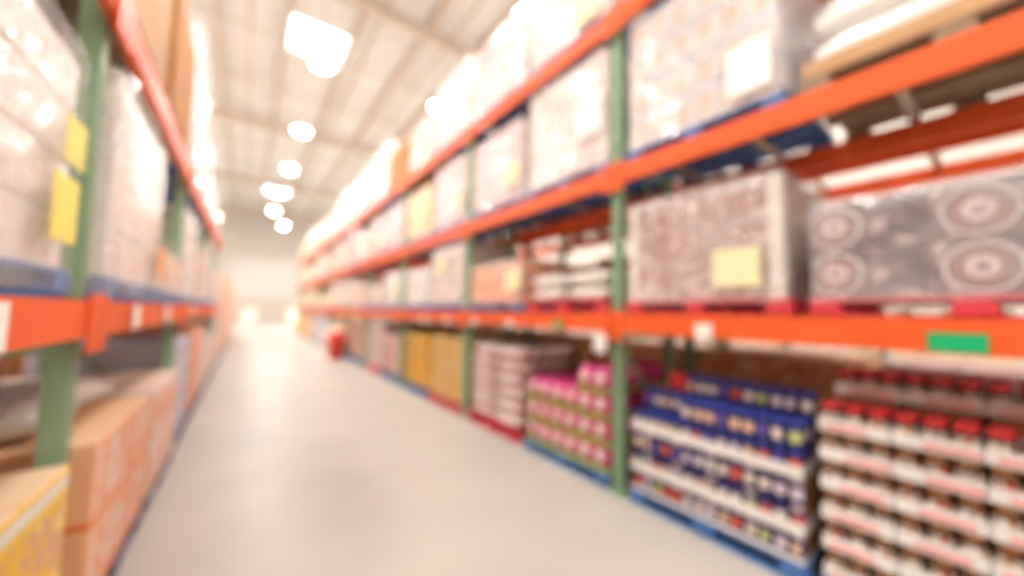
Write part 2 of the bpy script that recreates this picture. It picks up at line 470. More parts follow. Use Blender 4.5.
def load(x0, x1, y0, y1, z0, h, grid, mats, label, cat='pallet load', wrap=True, posts=False, sheet=None, side=1, name='wrapped_load', group=None, seed=0):
    """a block of cartons on a pallet; grid = (deep, wide, high). x0 is the aisle face."""
    xc, yc = (x0 + x1) / 2, (y0 + y1) / 2; dx, dy = abs(x1 - x0), y1 - y0
    t = thing(name, label, cat, (xc, yc, z0))
    if group: t['group'] = group
    nx, ny, nz = grid; cx, cy, cz = dx / nx, dy / ny, h / nz
    rnd = random.Random(seed)
    for k in range(nz):
        for j in range(ny):
            for i in range(nx):
                m = mats[rnd.randrange(len(mats))] if len(mats) > 1 else mats[0]
                o = link('carton', box_me(cx - .006, cy - .006, cz - .003, m, .006), t,
                         (-dx / 2 + (i + .5) * cx + rnd.uniform(-.002, .002), -dy / 2 + (j + .5) * cy, k * cz))
    if posts:
        for ex in (-1, 1):
            for ey in (-1, 1): link('corner_board', box_me(.075, .075, h, CORNER, .01), t, (ex * (dx / 2 - .03), ey * (dy / 2 - .03), 0))
    if wrap:
        link('film', wrap_me(dx + .05, dy + .03, h + (.04 if side > 0 else .096), seed), t, (0, 0, -.026 if side > 0 else -.082))
    if sheet:
        for (m, sy, sz, sw, sh) in sheet:
            o = link('sheet', box_me(.004, sw, sh, m, 0), t, (-side * (dx / 2 + .046), sy - yc, sz - z0))
    return t

def slot(R, bay, far):
    y = R['y0'] + bay * S
    if bay == 0 and R['side'] == 'right' and not far: y += .085
    return (y + .10, y + 1.22) if not far else (y + 1.36, y + 2.48)
LVL = {0: 'floor', 1: 'lower shelf', 2: 'middle shelf', 3: 'top shelf'}
def shelf_z(R, lv): return .0 if lv == 0 else R['z'][lv - 1] + BH / 2
def where(R, bay, far, lv):
    sd = R['side']
    if sd == 'left' and bay > 3: return 'on floor past left rack end, %s slot, %s half' % (ORD[bay - 4], 'far' if far else 'near')
    pl = 'on floor under' if lv == 0 else 'on ' + LVL[lv] + ','
    return '%s %s rack, %s bay, %s half' % (pl, sd, ORD[bay], 'far' if far else 'near')

def place(R, bay, far, lv, kind, h, grid, pal='blue', desc='', detail=None, wrap=True, posts=False, sheet=None, mats=None, xoff=0.0, trim=(0, 0), cat='pallet load', name='wrapped_load'):
    y0, y1 = slot(R, bay, far); y0 += trim[0]; y1 += trim[1]
    s = R['s']; x0 = R['x'] + s * xoff; x1 = x0 + s * PD
    z = shelf_z(R, lv); yc = (y0 + y1) / 2
    if detail is None: detail = yc < 8.5
    pallet((x0 + x1) / 2, yc, z + .001, pal, '%s pallet %s' % (pal if pal != 'wood' else 'bare wooden', where(R, bay, far, lv)), detail, '%s pallets' % pal)
    xi = x0 + s * .02
    ms = mats or [PRINTS[kind]]
    return load(xi, x1 - s * .02, y0 + .01, y1 - .01, z + PH + .002, h, grid, ms, '%s %s' % (desc, where(R, bay, far, lv)), cat, wrap, posts, sheet, s, name, None, bay * 37 + lv * 11 + far * 5 + (0 if s > 0 else 500))

# ---- right rack, shelf loads in view
r = RIGHT
def st(m, y, z, w_, h_): return (m, y, z, w_, h_)
# lower shelf
wheelm = bpy.data.materials.new('wheel_picture_carton'); wheelm.use_nodes = True
nt = wheelm.node_tree; N = nt.nodes; L = nt.links; b = N['Principled BSDF']; b.inputs['Roughness'].default_value = .4
tc = N.new('ShaderNodeTexCoord'); sp = N.new('ShaderNodeSeparateXYZ'); L.new(tc.outputs['Object'], sp.inputs[0])
def mth(op, a, c=None, d=None):
    n = N.new('ShaderNodeMath'); n.operation = op
    for i, v in enumerate((a, c, d)):
        if v is None: continue
        if hasattr(v, 'links'): L.new(v, n.inputs[i])
        else: n.inputs[i].default_value = v
    return n.outputs[0]
py = mth('PINGPONG', mth('ADD', sp.outputs[1], .03), .24)
dy_ = mth('SUBTRACT', py, .0); dz_ = mth('SUBTRACT', sp.outputs[2], .12)
rad = mth('SQRT', mth('ADD', mth('MULTIPLY', dy_, dy_), mth('MULTIPLY', dz_, dz_)))
rp = N.new('ShaderNodeValToRGB'); rp.color_ramp.interpolation = 'CONSTANT'
cr = rp.color_ramp; cr.elements[0].color = lin('7d5560'); cr.elements[0].position = 0; cr.elements[1].color = lin('5b444c'); cr.elements[1].position = .112
for pz, c in ((.018, 'd8bcba'), (.048, '7c4a50'), (.064, '9c6a66'), (.08, '5f4046'), (.097, 'd8c4c0')):
    e = cr.elements.new(pz); e.color = lin(c)
L.new(rad, rp.inputs[0])
nz = N.new('ShaderNodeTexNoise'); nz.inputs['Scale'].default_value = 9; L.new(tc.outputs['Object'], nz.inputs[0])
r2 = N.new('ShaderNodeValToRGB'); r2.color_ramp.interpolation = 'CONSTANT'
r2.color_ramp.elements[0].color = lin('4a343c'); r2.color_ramp.elements[1].color = lin('c0a8a6'); r2.color_ramp.elements[1].position = .6
e = r2.color_ramp.elements.new(.47); e.color = lin('6e4c52')
L.new(nz.outputs[0], r2.inputs[0])
mx = N.new('ShaderNodeMix'); mx.data_type = 'RGBA'; L.new(mth('LESS_THAN', rad, .112), mx.inputs[0]); L.new(r2.outputs[0], mx.inputs[6]); L.new(rp.outputs[0], mx.inputs[7])
L.new(mx.outputs[2], b.inputs['Base Color'])

place(r, 0, 0, 1, None, .5, (2, 1, 2), 'red', 'dark wrapped cartons with wheel pictures', mats=[wheelm])
place(r, 0, 1, 1, 'coffee', .76, (2, 3, 3), 'red', 'wrapped coffee-brown cartons with yellow sheet', posts=True, trim=(.06, 0), sheet=[st(YELLOW_C, 1.02, 1.64, .27, .24)])
place(r, 1, 1, 1, 'orange', .5, (2, 3, 2), 'blue', 'orange printed cartons with pale yellow sheet', sheet=[st(YELLOW_C, 3.4, 1.72, .26, .24)])
place(r, 2, 0, 1, 'pale', .9, (2, 3, 4), 'blue', 'pale wrapped cartons with yellow sheet', sheet=[st(YELLOW_C, 5.35, 2.05, .28, .26)])
place(r, 2, 1, 1, 'white', .62, (2, 2, 3), 'blue', 'low white wrapped cartons')
# middle shelf
place(r, 0, 1, 2, None, 1.08, (2, 6, 4), 'blue', 'small peach wrapped cartons with white sheet', trim=(.04, 0),
      mats=[print_mat('bottle_print', 'e2d8d4', ['e2b49a', 'e6bfa8', 'dca78a', 'eccdb8'], 5, (.24, .78, .14, .78), stripe=(.87, 1.1, 'b9c0d8'))], sheet=[st(PAPER, .92, 2.86, .25, .33)])
place(r, 1, 0, 2, 'pale', 1.08, (2, 3, 4), 'blue', 'tall pale pink wrapped cartons', sheet=[st(PAPER, 2.25, 3.1, .3, .4)])
place(r, 1, 1, 2, 'rose', .96, (2, 3, 4), 'blue', 'rose printed wrapped cartons with yellow sheet', sheet=[st(YELLOW_C, 3.45, 2.98, .26, .24)])
place(r, 2, 0, 2, 'rose', 1.0, (2, 3, 4), 'blue', 'pink printed wrapped cartons with cream sheet', sheet=[st(YELLOW_C, 4.85, 3.0, .2, .24)])
place(r, 2, 1, 2, 'tan', .92, (2, 2, 2), 'blue', 'plain tan cartons', wrap=False, name='carton_stack', sheet=[st(YELLOW_C, 6.4, 3.0, .25, .25)])
# top shelf
place(r, 0, 0, 3, 'white', .9, (2, 3, 3), 'blue', 'white wrapped cartons')
place(r, 0, 1, 3, 'tan', .8, (2, 2, 3), 'blue', 'tan wrapped cartons')
place(r, 1, 0, 3, 'pale', .85, (2, 3, 3), 'blue', 'pale wrapped cartons with yellow sheet', sheet=[st(YELLOW_C, 2.3, 4.25, .3, .3)])
place(r, 1, 1, 3, 'rose', .95, (2, 2, 3), 'blue', 'white and rose wrapped cartons', mats=[PRINTS['rose'], PRINTS['white']])
place(r, 2, 0, 3, 'white', 1.1, (2, 2, 3), 'blue', 'tall white wrapped cartons', sheet=[st(YELLOW_C, 5.0, 4.35, .15, .3)])
place(r, 2, 1, 3, 'peach', .75, (2, 2, 3), 'wood', 'peach wrapped cartons')
place(r, 3, 0, 3, 'kraft', .85, (1, 1, 1), 'wood', 'big plain kraft carton', wrap=False, name='kraft_carton', cat='carton', mats=[KRAFT_D])
KI = ['pale', 'white', 'peach', 'white', 'tan', 'white', 'pale', 'rose', 'peach']
KD = {'pale': 'pale pink wrapped cartons', 'white': 'white wrapped cartons', 'peach': 'peach printed wrapped cartons', 'rose': 'rose printed wrapped cartons',
      'cool': 'pale grey wrapped cartons', 'tan': 'tan wrapped cartons', 'blue': 'blue and white wrapped cartons', 'orange': 'orange printed wrapped cartons', 'kraft': 'kraft wrapped cartons'}
done = {(3, 0, 3)}
rnd = random.Random(3)
for bay in range(3, r['n']):
    for far in (0, 1):
        for lv in (1, 2, 3):
            if (bay, far, lv) in done: continue
            k = rnd.choice(KI); hmax = {1: .95, 2: 1.1, 3: 1.25}[lv]
            h = rnd.uniform(.35 if lv == 1 else .6, 1) * hmax
            if (bay, far, lv) == (3, 1, 3): h, k = 1.25, 'white'
            near = bay < 5
            place(r, bay, far, lv, k, h, (1, 3, 3) if near else (1, 2, 2), rnd.choice(['blue', 'wood', 'red']), KD[k], wrap=bay < 6 or lv == 3,
                  sheet=[st(YELLOW_C, slot(r, bay, far)[0] + .3, shelf_z(r, lv) + .3, .26, .26)] if rnd.random() < .5 else None)

# ---- open kraft load with white rolls on the middle shelf, nearest half bay of the right rack
y0, y1 = slot(r, 0, 0); z = shelf_z(r, 2)
pallet(r['x'] + PD / 2, (y0 + y1) / 2, z + .001, 'wood', 'bare wooden pallet ' + where(r, 0, 0, 2), True, 'wood pallets')
t = thing('kraft_tray', 'shallow open kraft tray holding long white wrapped rolls, middle shelf, first bay', 'carton', (r['x'] + PD / 2, (y0 + y1) / 2, z + PH + .002))
link('tray_base', box_me(PD - .02, PW, .02, KRAFT, .004), t)
for e in (-1, 1):
    link('tray_side', box_me(.015, PW, .07, KRAFT, .004), t, (e * (PD / 2 - .02), 0, .02))
    link('tray_end', box_me(PD - .06, .015, .07, KRAFT, .004), t, (0, e * (PW / 2 - .01), .02))
rollm = mat('white_plastic_roll', 'f4f2ee', .2, var=.03, bump=.5, bscale=9, spec=.7)
for i in range(4):
    for k in range(3):
        if k == 2 and i == 0: continue
        rad = .105
        kx = ('roll',)
        if kx not in MESH:
            bm = bmesh.new(); seg = 16; rr = random.Random(2); rings = []
            for q in range(9):
                yy = -.51 + 1.02 * q / 8; sc = .8 if q in (0, 8) else 1
                rings.append([bm.verts.new((math.cos(2 * math.pi * a / seg) * rad * sc * rr.uniform(.94, 1.0), yy, rad + math.sin(2 * math.pi * a / seg) * rad * sc * rr.uniform(.94, 1.0))) for a in range(seg)])
            for a, c in zip(rings, rings[1:]):
                for q in range(seg): bm.faces.new((a[q], a[(q + 1) % seg], c[(q + 1) % seg], c[q]))
            bm.faces.new(rings[0]); bm.faces.new(rings[-1]); bmesh.ops.recalc_face_normals(bm, faces=bm.faces[:])
            mesh_from(bm, rollm, kx, True)
        o = link('wrapped_roll', MESH[kx], None, (r['x'] + .14 + i * .22 + (.0 if k % 2 == 0 else .02), (y0 + y1) / 2, z + PH + .024 + k * .205))
        tag(o, 'long white wrapped roll in the kraft tray, %s layer up, %s from the aisle' % (ORD[k], ORD[i]), 'roll', 'white rolls in the kraft tray')

# ---- white bags low on the lower shelf, second bay
bagw = mat('white_woven_bag', 'f5efe6', .45, var=.04, bump=.4, bscale=12)
y0, y1 = slot(r, 1, 0); z = shelf_z(r, 1)
pallet(r['x'] + PD / 2, (y0 + y1) / 2, z + .001, 'red', 'red pallet ' + where(r, 1, 0, 1), True, 'red pallets')
for k in range(2):
    for j in range(2):
        for i in range(2):
            o = link('white_bag', pillow_me('wbag%d' % ((i + j + k) % 3), .49, .545, .15, bagw, .05, i + j + k), None, (r['x'] + .26 + i * .5, y0 + .28 + j * .55, z + PH + .002 + k * .15))
            tag(o, 'white bag on red pallet, lower shelf, %s layer, %s along, %s row' % (ORD[k], ORD[j], ORD[i]), 'bag', 'white bags on the lower shelf')
amber = print_mat('amber_print', 'b98252', ['9a6238', 'd9a05e', '7c4a2c', 'e3b57e', 'b77a48'], 8)

# ---- brown jars in white trays: nearest floor pallet, right
def jar_set(prefix, r_, h_, body, lid, label_m):
    b_ = lathe_me(prefix + 'body', [(0, 0), (r_ * .9, 0), (r_, .008), (r_, h_ * .72), (r_ * .82, h_ * .82), (r_ * .82, h_ * .86), (0, h_ * .86)], body, 12)
    l_ = lathe_me(prefix + 'lid', [(r_ * .88, h_ * .82), (r_ * .9, h_ * .83), (r_ * .9, h_ * .985), (r_ * .84, h_), (0, h_)], lid, 12)
    w_ = lathe_me(prefix + 'label', [(r_ * 1.012, h_ * .16), (r_ * 1.012, h_ * .66)], label_m, 12)
    return b_, l_, w_
brownm = mat('brown_jar', '4a2a1b', .2, var=.1, spec=.6)
jl = print_mat('brown_jar_label', 'e9ddd0', ['d8cfc6', '7d4a2c', 'f2ece4', 'b0814a', 'c23a36'], 22, (0, 1, 0, 1))
JB = jar_set('spread', .041, .128, brownm, RED_L, jl)
JB2 = jar_set('spreadb', .041, .128, brownm, mat('tan_lid', 'a8744a', .35), jl)
def jar(me, x, y, z, name, label, cat, group, rz):
    o = link(name, me[0], None, (x, y, z), rz); tag(o, label, cat, group)
    link('lid', me[1], o); link('label', me[2], o)
y0, y1 = slot(r, 0, 0); y0 += .0; x0 = r['x'] + .0
pallet(x0 + PD / 2, (y0 + y1) / 2, .001, 'blue', 'blue pallet ' + where(r, 0, 0, 0), True, 'blue pallets')
tray_w = mat('tray_white', 'f1efec', .5, var=.02); tray_p = mat('tray_pink_band', 'f0a6a0', .5, var=.04)
NJ = 12; pj = (y1 - y0 - .02) / NJ; LP = .150
rj = random.Random(5)
for lay in range(7):
    z = PH + .003 + lay * LP
    back_only = lay >= 6
    for tj in range(4):
        for ti in range(3):
            if back_only and ti == 0: continue
            lab = 'white jar tray, %s layer up, %s from the violet jars, %s row deep' % (ORD[lay], ORD[3 - tj], ORD[ti])
            t = thing('display_tray', lab, 'tray', (0, 0, 0), 'white jar trays'); 
            dx, dy = .33, pj * 3 - .006
            t.location = (x0 + .02 + .168 + ti * .335, y0 + .01 + pj * 3 * (tj + .5), z)
            link('tray_base', box_me(dx, dy, .005, tray_w, 0), t)
            for e in (-1, 1):
                link('tray_side', box_me(.005, dy, .058, tray_w, 0), t, (e * (dx / 2 - .003), 0, .005))
                link('tray_end', box_me(dx - .012, .005, .058, tray_w, 0), t, (0, e * (dy / 2 - .003), .005))
            link('filler_block', box_me(.2, dy - .04, LP - .014, KRAFT_D, 0), t, (.055 if ti == 0 else 0, 0, .006)) if not (lay == 6 or (lay == 5 and ti == 0)) else None  # unseen kraft block filling the tray in place of inner jars
            if ti == 0 or (back_only and ti == 1):
                link('printed_band', box_me(.002, dy * .62, .024, tray_p, 0), t, (-dx / 2 - .002, rj.uniform(-.05, .03), .012))
    # jars: the aisle row of each layer, whole visible rows on top
    rows = [0]
    if lay == 5: rows = [0, 1, 2]
    if lay == 6: rows = [4, 5, 8]
    for row in rows:
        for j in range(NJ):
            jar(JB if lay >= 5 else JB2, x0 + .02 + .05 + row * .0835 + (0.0), y0 + .01 + pj * (j + .5), z + .006, 'spread_jar', 'brown spread jar, %s tray layer up, %s from the violet jars%s' % (ORD[lay], ORD[NJ - 1 - j], '' if row == 0 else ', %s row back' % ORD[row]), 'jar', 'brown jars in white trays', rj.uniform(0, 6))
# ---- violet jars in white rimmed trays: second floor pallet, right
y0, y1 = slot(r, 0, 1); x0 = r['x']
pallet(x0 + PD / 2, (y0 + y1) / 2 , .001, 'blue', 'blue pallet ' + where(r, 0, 1, 0), True, 'blue pallets')
violet = mat('violet_jar', '37306e', .25, var=.12, spec=.6); blue_l = mat('blue_lid', '3548a8', .3)
vl = bpy.data.materials.new('violet_label'); vl.use_nodes = True
_n = vl.node_tree.nodes; _oi = _n.new('ShaderNodeObjectInfo'); _rp = _n.new('ShaderNodeValToRGB'); _rp.color_ramp.interpolation = 'CONSTANT'
_rp.color_ramp.elements[0].color = lin('f6e6dc'); _rp.color_ramp.elements[1].color = lin('e8653a'); _rp.color_ramp.elements[1].position = .86
for _p, _c in ((.25, 'f0c8a8'), (.4, 'e8dcec'), (.55, 'f4eee8'), (.7, 'c8d088'), (.78, '6a5ab8')): _rp.color_ramp.elements.new(_p).color = lin(_c)
vl.node_tree.links.new(_oi.outputs['Random'], _rp.inputs[0]); vl.node_tree.links.new(_rp.outputs[0], _n['Principled BSDF'].inputs['Base Color'])
def patch_me(r_, z0, z1):
    bm = bmesh.new(); q = [(math.pi + math.radians(a)) for a in range(-52, 53, 13)]
    lo = [bm.verts.new((r_ * math.cos(a), r_ * math.sin(a), z0)) for a in q]; hi = [bm.verts.new((r_ * math.cos(a), r_ * math.sin(a), z1)) for a in q]
    for i in range(len(q) - 1): bm.faces.new((lo[i], lo[i + 1], hi[i + 1], hi[i]))
    return mesh_from(bm, vl, smooth=True)
cream_l = mat('cream_lid', 'd8c8d0', .35); dark_l = mat('indigo_lid', '3a347e', .35)
JV = jar_set('violet', .036, .138, violet, blue_l, vl)
JC = jar_set('violetcream', .036, .138, violet, cream_l, vl); JD = jar_set('violetdark', .036, .138, violet, dark_l, vl)
VP = patch_me(.0368, .03, .088); JV, JC, JD = [(q[0], q[1], VP) for q in (JV, JC, JD)]
NV = 14; pv = (y1 - y0 - .02) / NV
tiers = [(.004, 'd'), (.155, 't'), (.155, 'u'), (.312, 'u'), (.475, 't'), (.475, 'v'), (.63, 'w')]
TB = .062
def vtray(z, hd, TB, front):
    for tj in range(2):
        t = thing('display_tray', 'white rimmed violet jar tray, %s one, %s half' % ('bottom' if z < .2 else 'middle' if z < .4 else 'upper', 'far' if tj else 'near'), 'tray', (x0 + .02 + PD / 2 - .02, y0 + .01 + (y1 - y0 - .02) / 4 * (1 + 2 * tj), z), 'white violet jar trays')
        dx, dy = PD - .03, (y1 - y0 - .02) / 2 - .004
        link('filler_block', box_me(dx - .03 - front, dy - .03, hd, KRAFT_D, 0), t, (front / 2, 0, .006))  # unseen filler block behind the front jars, props up the tiers
        link('tray_base', box_me(dx, dy, .005, tray_w, 0), t)
        for e in (-1, 1):
            link('tray_side', box_me(.006, dy, TB, tray_w, 0), t, (e * (dx / 2 - .003), 0, .005))
            link('tray_end', box_me(dx - .014, .006, TB, tray_w, 0), t, (0, e * (dy / 2 - .003), .005))
zb = PH + .003
layers = [(0.0, False), (.145, True), (.302, False), (.452, True), (.61, False), (.752, False)]
jn = 0
for li, (dz, tr) in enumerate(layers):
    z = zb + dz
    if li in (0, 1, 3): vtray(z, {0: .13, 1: .295, 3: .292}[li], TB if tr else .02, .31 if li == 3 else .1); z += .006
    rows = [0] if li < 3 else ([0, 1, 2] if li < 4 else ([1, 2, 3] if li == 4 else [3, 4]))
    if li == 4: rows = [0, 1, 2, 3]
    for row in rows:
        for j in range(NV):
            if li == 4 and row < 2 and j > 8: continue
            if li == 5 and j > 9: continue
            me = JV if (li in (3, 4, 5)) else (JC if j % 3 == 0 else JD)
            jar(me, x0 + .03 + .04 + row * .0735, y0 + .01 + pv * (j + .5), z, 'violet_jar', 'small violet jar, %s layer up, %s of fourteen from the green upright%s' % (ORD[li], ORD[NV - 1 - j] if NV - 1 - j < 12 else str(NV - j) + 'th', '' if row == 0 else ', %s row back' % ORD[row]), 'jar', 'violet jars', rj.uniform(-.35, .35))
t = tag(link('red_carton', box_me(.14, .13, .12, mat('red_carton_board', 'd8383a', .5), .006), None, (x0 + .4, 1.62, zb + .752)), 'small red carton on top of the violet jars', 'carton')

# ---- pink packs in green trays: third floor pallet, right
y0, y1 = slot(r, 1, 0); x0 = r['x']
pallet(x0 + PD / 2, (y0 + y1) / 2, .001, 'blue', 'blue pallet ' + where(r, 1, 0, 0), True, 'blue pallets')
tray_g = mat('tray_lime', 'b4cc62', .55, var=.05); pinkm = mat('pink_pouch', 'ea4f9c', .35, var=.08, bump=.3, bscale=20)
peachm = print_mat('peach_round_label', 'fbe8d6', ['fbe0c8', 'fdf2e6', 'f6c8a8'], 16, (0, 1, 0, 1))
tw = (y1 - y0 - .02) / 3
pk = pillow_me('pinkpack', .306, .178, .21, pinkm, .05, 4, 10, 6.0, .38)
disc = lathe_me('disc', [(0, 0), (.05, 0), (.05, .006), (0, .01)], peachm, 16)
for tj in range(3):
    nl = 4 if tj == 0 else 3
    for lay in range(nl):
        for ti in range(3):
            z = PH + .003 + lay * .218
            t = thing('display_tray', 'lime green tray of pink pouches, %s layer up, %s column, %s row deep' % (ORD[lay], ORD[tj], ORD[ti]), 'tray', (x0 + .02 + .165 + ti * .33, y0 + .01 + tw * (tj + .5), z), 'lime green trays')
            dx, dy = .325, tw - .006
            link('tray_base', box_me(dx, dy, .005, tray_g, 0), t)
            for e in (-1, 1):
                link('tray_side', box_me(.006, dy,   .03, tray_g, 0), t, (e * (dx / 2 - .003), 0, .005))
                link('tray_end', box_me(dx - .014, .006,   .03, tray_g, 0), t, (0, e * (dy / 2 - .003), .005))
            for q in (-1, 1):
                o = link('pink_pouch', pk, None, (t.location.x, t.location.y + q * tw * .245, z + .008)); tag(o, 'pink pouch, %s tray layer up, %s column, %s row deep, %s side' % (ORD[lay], ORD[tj], ORD[ti], 'far' if q > 0 else 'near'), 'pouch', 'pink pouches')
                d = link('round_label', disc, o, (-.149, 0, .115)); d.rotation_euler = (0, -math.pi / 2 + .12, 0)

# ---- sacks
def sack_stack(R, bay, far, m, n, lab, group, name, lz, pal, wide=2, deep=2, band=None, drop=0, over=0.0):
    y0, y1 = slot(R, bay, far); s = R['s']; x0 = R['x'] - s * over
    pallet(x0 + s * PD / 2, (y0 + y1) / 2, .001, pal, '%s pallet %s' % (pal if pal != 'wood' else 'bare wooden', where(R, bay, far, 0)), y0 < 8.5, '%s pallets' % pal)
    rn = random.Random(bay * 3 + far)
    w_ = (y1 - y0) / wide; d_ = (PD - .02) / deep
    for k in range(n):
        for j in range(wide):
            for i in range(deep):
                if k >= n - drop and i == 0: continue
                v = rn.randrange(3)
                me = pillow_me(name + str(v) + '%.2f%.2f' % (w_, d_), d_ - .02, w_ - .012, lz * 1.03, m, .03, v)
                o = link(name, me, None, (x0 + s * (.01 + d_ * (i + .5)) + rn.uniform(-.012, .012), y0 + w_ * (j + .5) + rn.uniform(-.01, .01), PH + .002 + k * lz), rn.uniform(-.02, .02))
                tag(o, '%s, %s layer up, %s along, %s' % (lab, ORD[k], ORD[j], 'aisle row' if i == 0 else 'back row'), 'sack', group)
rice = print_mat('pink_white_sack', 'fbf1ec', ['fbf2ee', 'f6d8d0', 'fdf8f5', 'edbdb4', 'faeae4'], 6, (0, 1, 0, 1), .5, stripe=(.0, .44, 'd0a090'))  # brown lower stripe: shadow between stacked layers painted into the sack colour
gold = print_mat('golden_sack', 'ffd044', ['ffcc38', 'ffe282', 'ffc22e', 'ffd85c'], 7, (0, 1, 0, 1), .5, stripe=(.0, .3, 'f8b428'))  # deeper yellow low down paints in the shade between layers
pale_y = print_mat('pale_yellow_sack', 'ffe096', ['ffda84', 'ffeebe', 'fccc68', 'ffe6a4'], 7, (0, 1, 0, 1), .5, stripe=(.0, .3, 'f6cc74'))  # lower stripe again a painted layer shadow
rosy = print_mat('rosy_sack', 'f8dccf', ['f8d4c4', 'fce8de', 'ecb4a0', 'fae0d4'], 7, (0, 1, 0, 1), .5, stripe=(.0, .44, 'd8a290'))  # painted shade on the lower part, sets the layers apart
tans = print_mat('tan_sack', 'f6d8b4', ['f6d2a8', 'fae6cc', 'e8b884', 'f8dcb8'], 7, (0, 1, 0, 1), .5, stripe=(.0, .44, 'cfa478'))  # darker lower part is painted shade between the layers
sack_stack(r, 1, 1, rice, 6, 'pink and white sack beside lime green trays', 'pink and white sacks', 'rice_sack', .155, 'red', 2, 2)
sack_stack(r, 2, 0, pale_y, 10, 'pale yellow sack on red pallet', 'pale yellow sacks', 'yellow_sack', .094, 'red', 3, 2)
sack_stack(r, 2, 1, gold, 10, 'golden yellow sack in third bay', 'golden sacks', 'golden_sack', .09, 'blue', 3, 2)
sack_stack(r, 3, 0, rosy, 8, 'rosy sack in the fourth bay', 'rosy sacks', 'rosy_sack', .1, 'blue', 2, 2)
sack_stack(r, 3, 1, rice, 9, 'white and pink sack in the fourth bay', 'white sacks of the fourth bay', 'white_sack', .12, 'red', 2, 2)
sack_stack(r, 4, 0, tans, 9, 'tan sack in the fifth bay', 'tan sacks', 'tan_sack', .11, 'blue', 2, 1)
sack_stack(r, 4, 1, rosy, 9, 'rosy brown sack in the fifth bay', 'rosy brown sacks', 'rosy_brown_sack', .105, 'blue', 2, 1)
for bay in range(5, r['n']):
    for far in (0, 1):
        k = {5: ['tan', 'cool'], 6: ['cool', 'blue'], 7: ['blue', 'rose'], 8: ['orange', 'tan'], 9: ['tan', 'tan']}[bay][far]
        ms = [mat('golden_carton', 'e9b03a', .6)] if bay == 9 else None
        place(r, bay, far, 0, k, [.95, 1.0, .85, 1.05][(bay + far) % 4], (1, 2, 4), 'wood', 'golden cartons' if bay == 9 else KD[k], wrap=False, mats=ms, name='carton_stack')

# red bin standing in the aisle by the sacks
t = thing('red_bin', 'small red bin standing on the floor by the far sacks', 'bin', (2.22, 11.9, 0))
redb = mat('red_plastic', 'e4483c', .35)
link('bin_body', lathe_me('bin', [(0, 0), (.2, 0), (.25, .6), (.26, .62), (.24, .62), (.19, .03), (0, .03)], redb, 20), t)
link('lid', lathe_me('binlid', [(.27, .62), (.27, .65), (.2, .76), (.08, .82), (0, .83)], redb, 20), t)

# ------------------------------------------------------------------ left rack
l = LEFT
OV = -.05
place(l, 0, 1, 1, 'white', .78, (2, 3, 4), 'blue', 'white wrapped cartons with two yellow sheets', xoff=-.02, trim=(-.05, -.1),
      mats=[print_mat('cream_rose_print', 'f3e8de', ['f4ebe2', 'eed7ca', 'f8f2ec', 'e6c0b2'], 9)], sheet=[st(YELLOW_S, 1.9, 1.93, .17, .16), st(YELLOW_S, 1.86, 1.66, .2, .22)])
place(l, 0, 0, 1, 'pale', .9, (2, 3, 3), 'blue', 'pale film wrapped cartons', xoff=OV)
place(l, 1, 0, 1, 'white', .95, (2, 3, 4), 'blue', 'tall white wrapped cartons with orange sheet', xoff=OV, mats=[print_mat('cream_print', 'f3e9df', ['f2e4da', 'eac9bc', 'f7f0ea', 'e9b8a4', 'f3e9df'], 7)],
      posts=True, sheet=[st(mat('orange_card', 'f0a24a', .6), 3.35, 1.65, .16, .2)])
place(l, 1, 1, 1, 'peach', .3, (2, 2, 2), 'blue', 'peach wrapped cartons', xoff=OV)
place(l, 0, 1, 2, 'kraft', .55, (1, 2, 2), 'wood', 'kraft cartons', wrap=False, name='carton_stack', mats=[KRAFT], xoff=.02)
place(l, 0, 0, 2, 'white', .9, (1, 2, 2), 'blue', 'white wrapped cartons', xoff=.02)
t = place(l, 1, 0, 2, 'kraft', 1.0, (1, 1, 1), 'wood', 'big plain kraft carton', wrap=False, name='kraft_carton', mats=[KRAFT], cat='carton', xoff=-.03)
place(l, 1, 1, 2, 'kraft', 1.02, (1, 1, 2), 'wood', 'two stacked brown kraft cartons', wrap=False, name='kraft_carton_stack', mats=[KRAFT_D], xoff=-.04)
for bay, far, lv, k, h in ((2, 0, 1, 'white', .9), (2, 1, 1, 'peach', .7), (3, 0, 1, 'white', .95), (3, 1, 1, 'rose', .6),
                           (2, 0, 2, 'white', 1.5), (2, 1, 2, 'pale', .95), (3, 0, 2, 'cool', .6), (3, 1, 2, 'white', .35)):
    place(l, bay, far, lv, k, h, (1, 3, 3), 'blue', KD[k], xoff=-.02)
# floor, left: yellow cartons, then tall orange striped cartons
def carton_group(R, bay, far, m, grid, h, lab, group, name, pal, over=.1, trim=(0, 0), extra=None):
    y0, y1 = slot(R, bay, far); y0 += trim[0]; y1 += trim[1]; s = R['s']; x0 = R['x'] - s * over
    pallet(x0 + s * PD / 2, (y0 + y1) / 2, .001, pal, '%s pallet %s' % (pal if pal != 'wood' else 'bare wooden', where(R, bay, far, 0)), y0 < 8.5, '%s pallets' % pal)
    nx, ny, nz_ = grid; cx, cy, cz = PD / nx, (y1 - y0) / ny, h / nz_
    for k in range(nz_):
        for j in range(ny):
            for i in range(nx):
                o = link(name, box_me(cx - .008, cy - .008, cz - .003, m, .008), None, (x0 + s * cx * (i + .5), y0 + cy * (j + .5), PH + .002 + k * cz))
                tag(o, '%s, %s layer, %s along, %s row' % (lab, ['lower', 'upper'][k], ORD[j], ORD[i]), 'carton', group)
yel = print_mat('yellow_print', 'f6cf3e', ['f6d24a', 'f3c030', 'e0b080', 'f8e080'], 6, (.05, .95, .05, .7), stripe=[(.8, .93, 'f7f1e6'), (.985, 1.1, 'ecc9a4')])
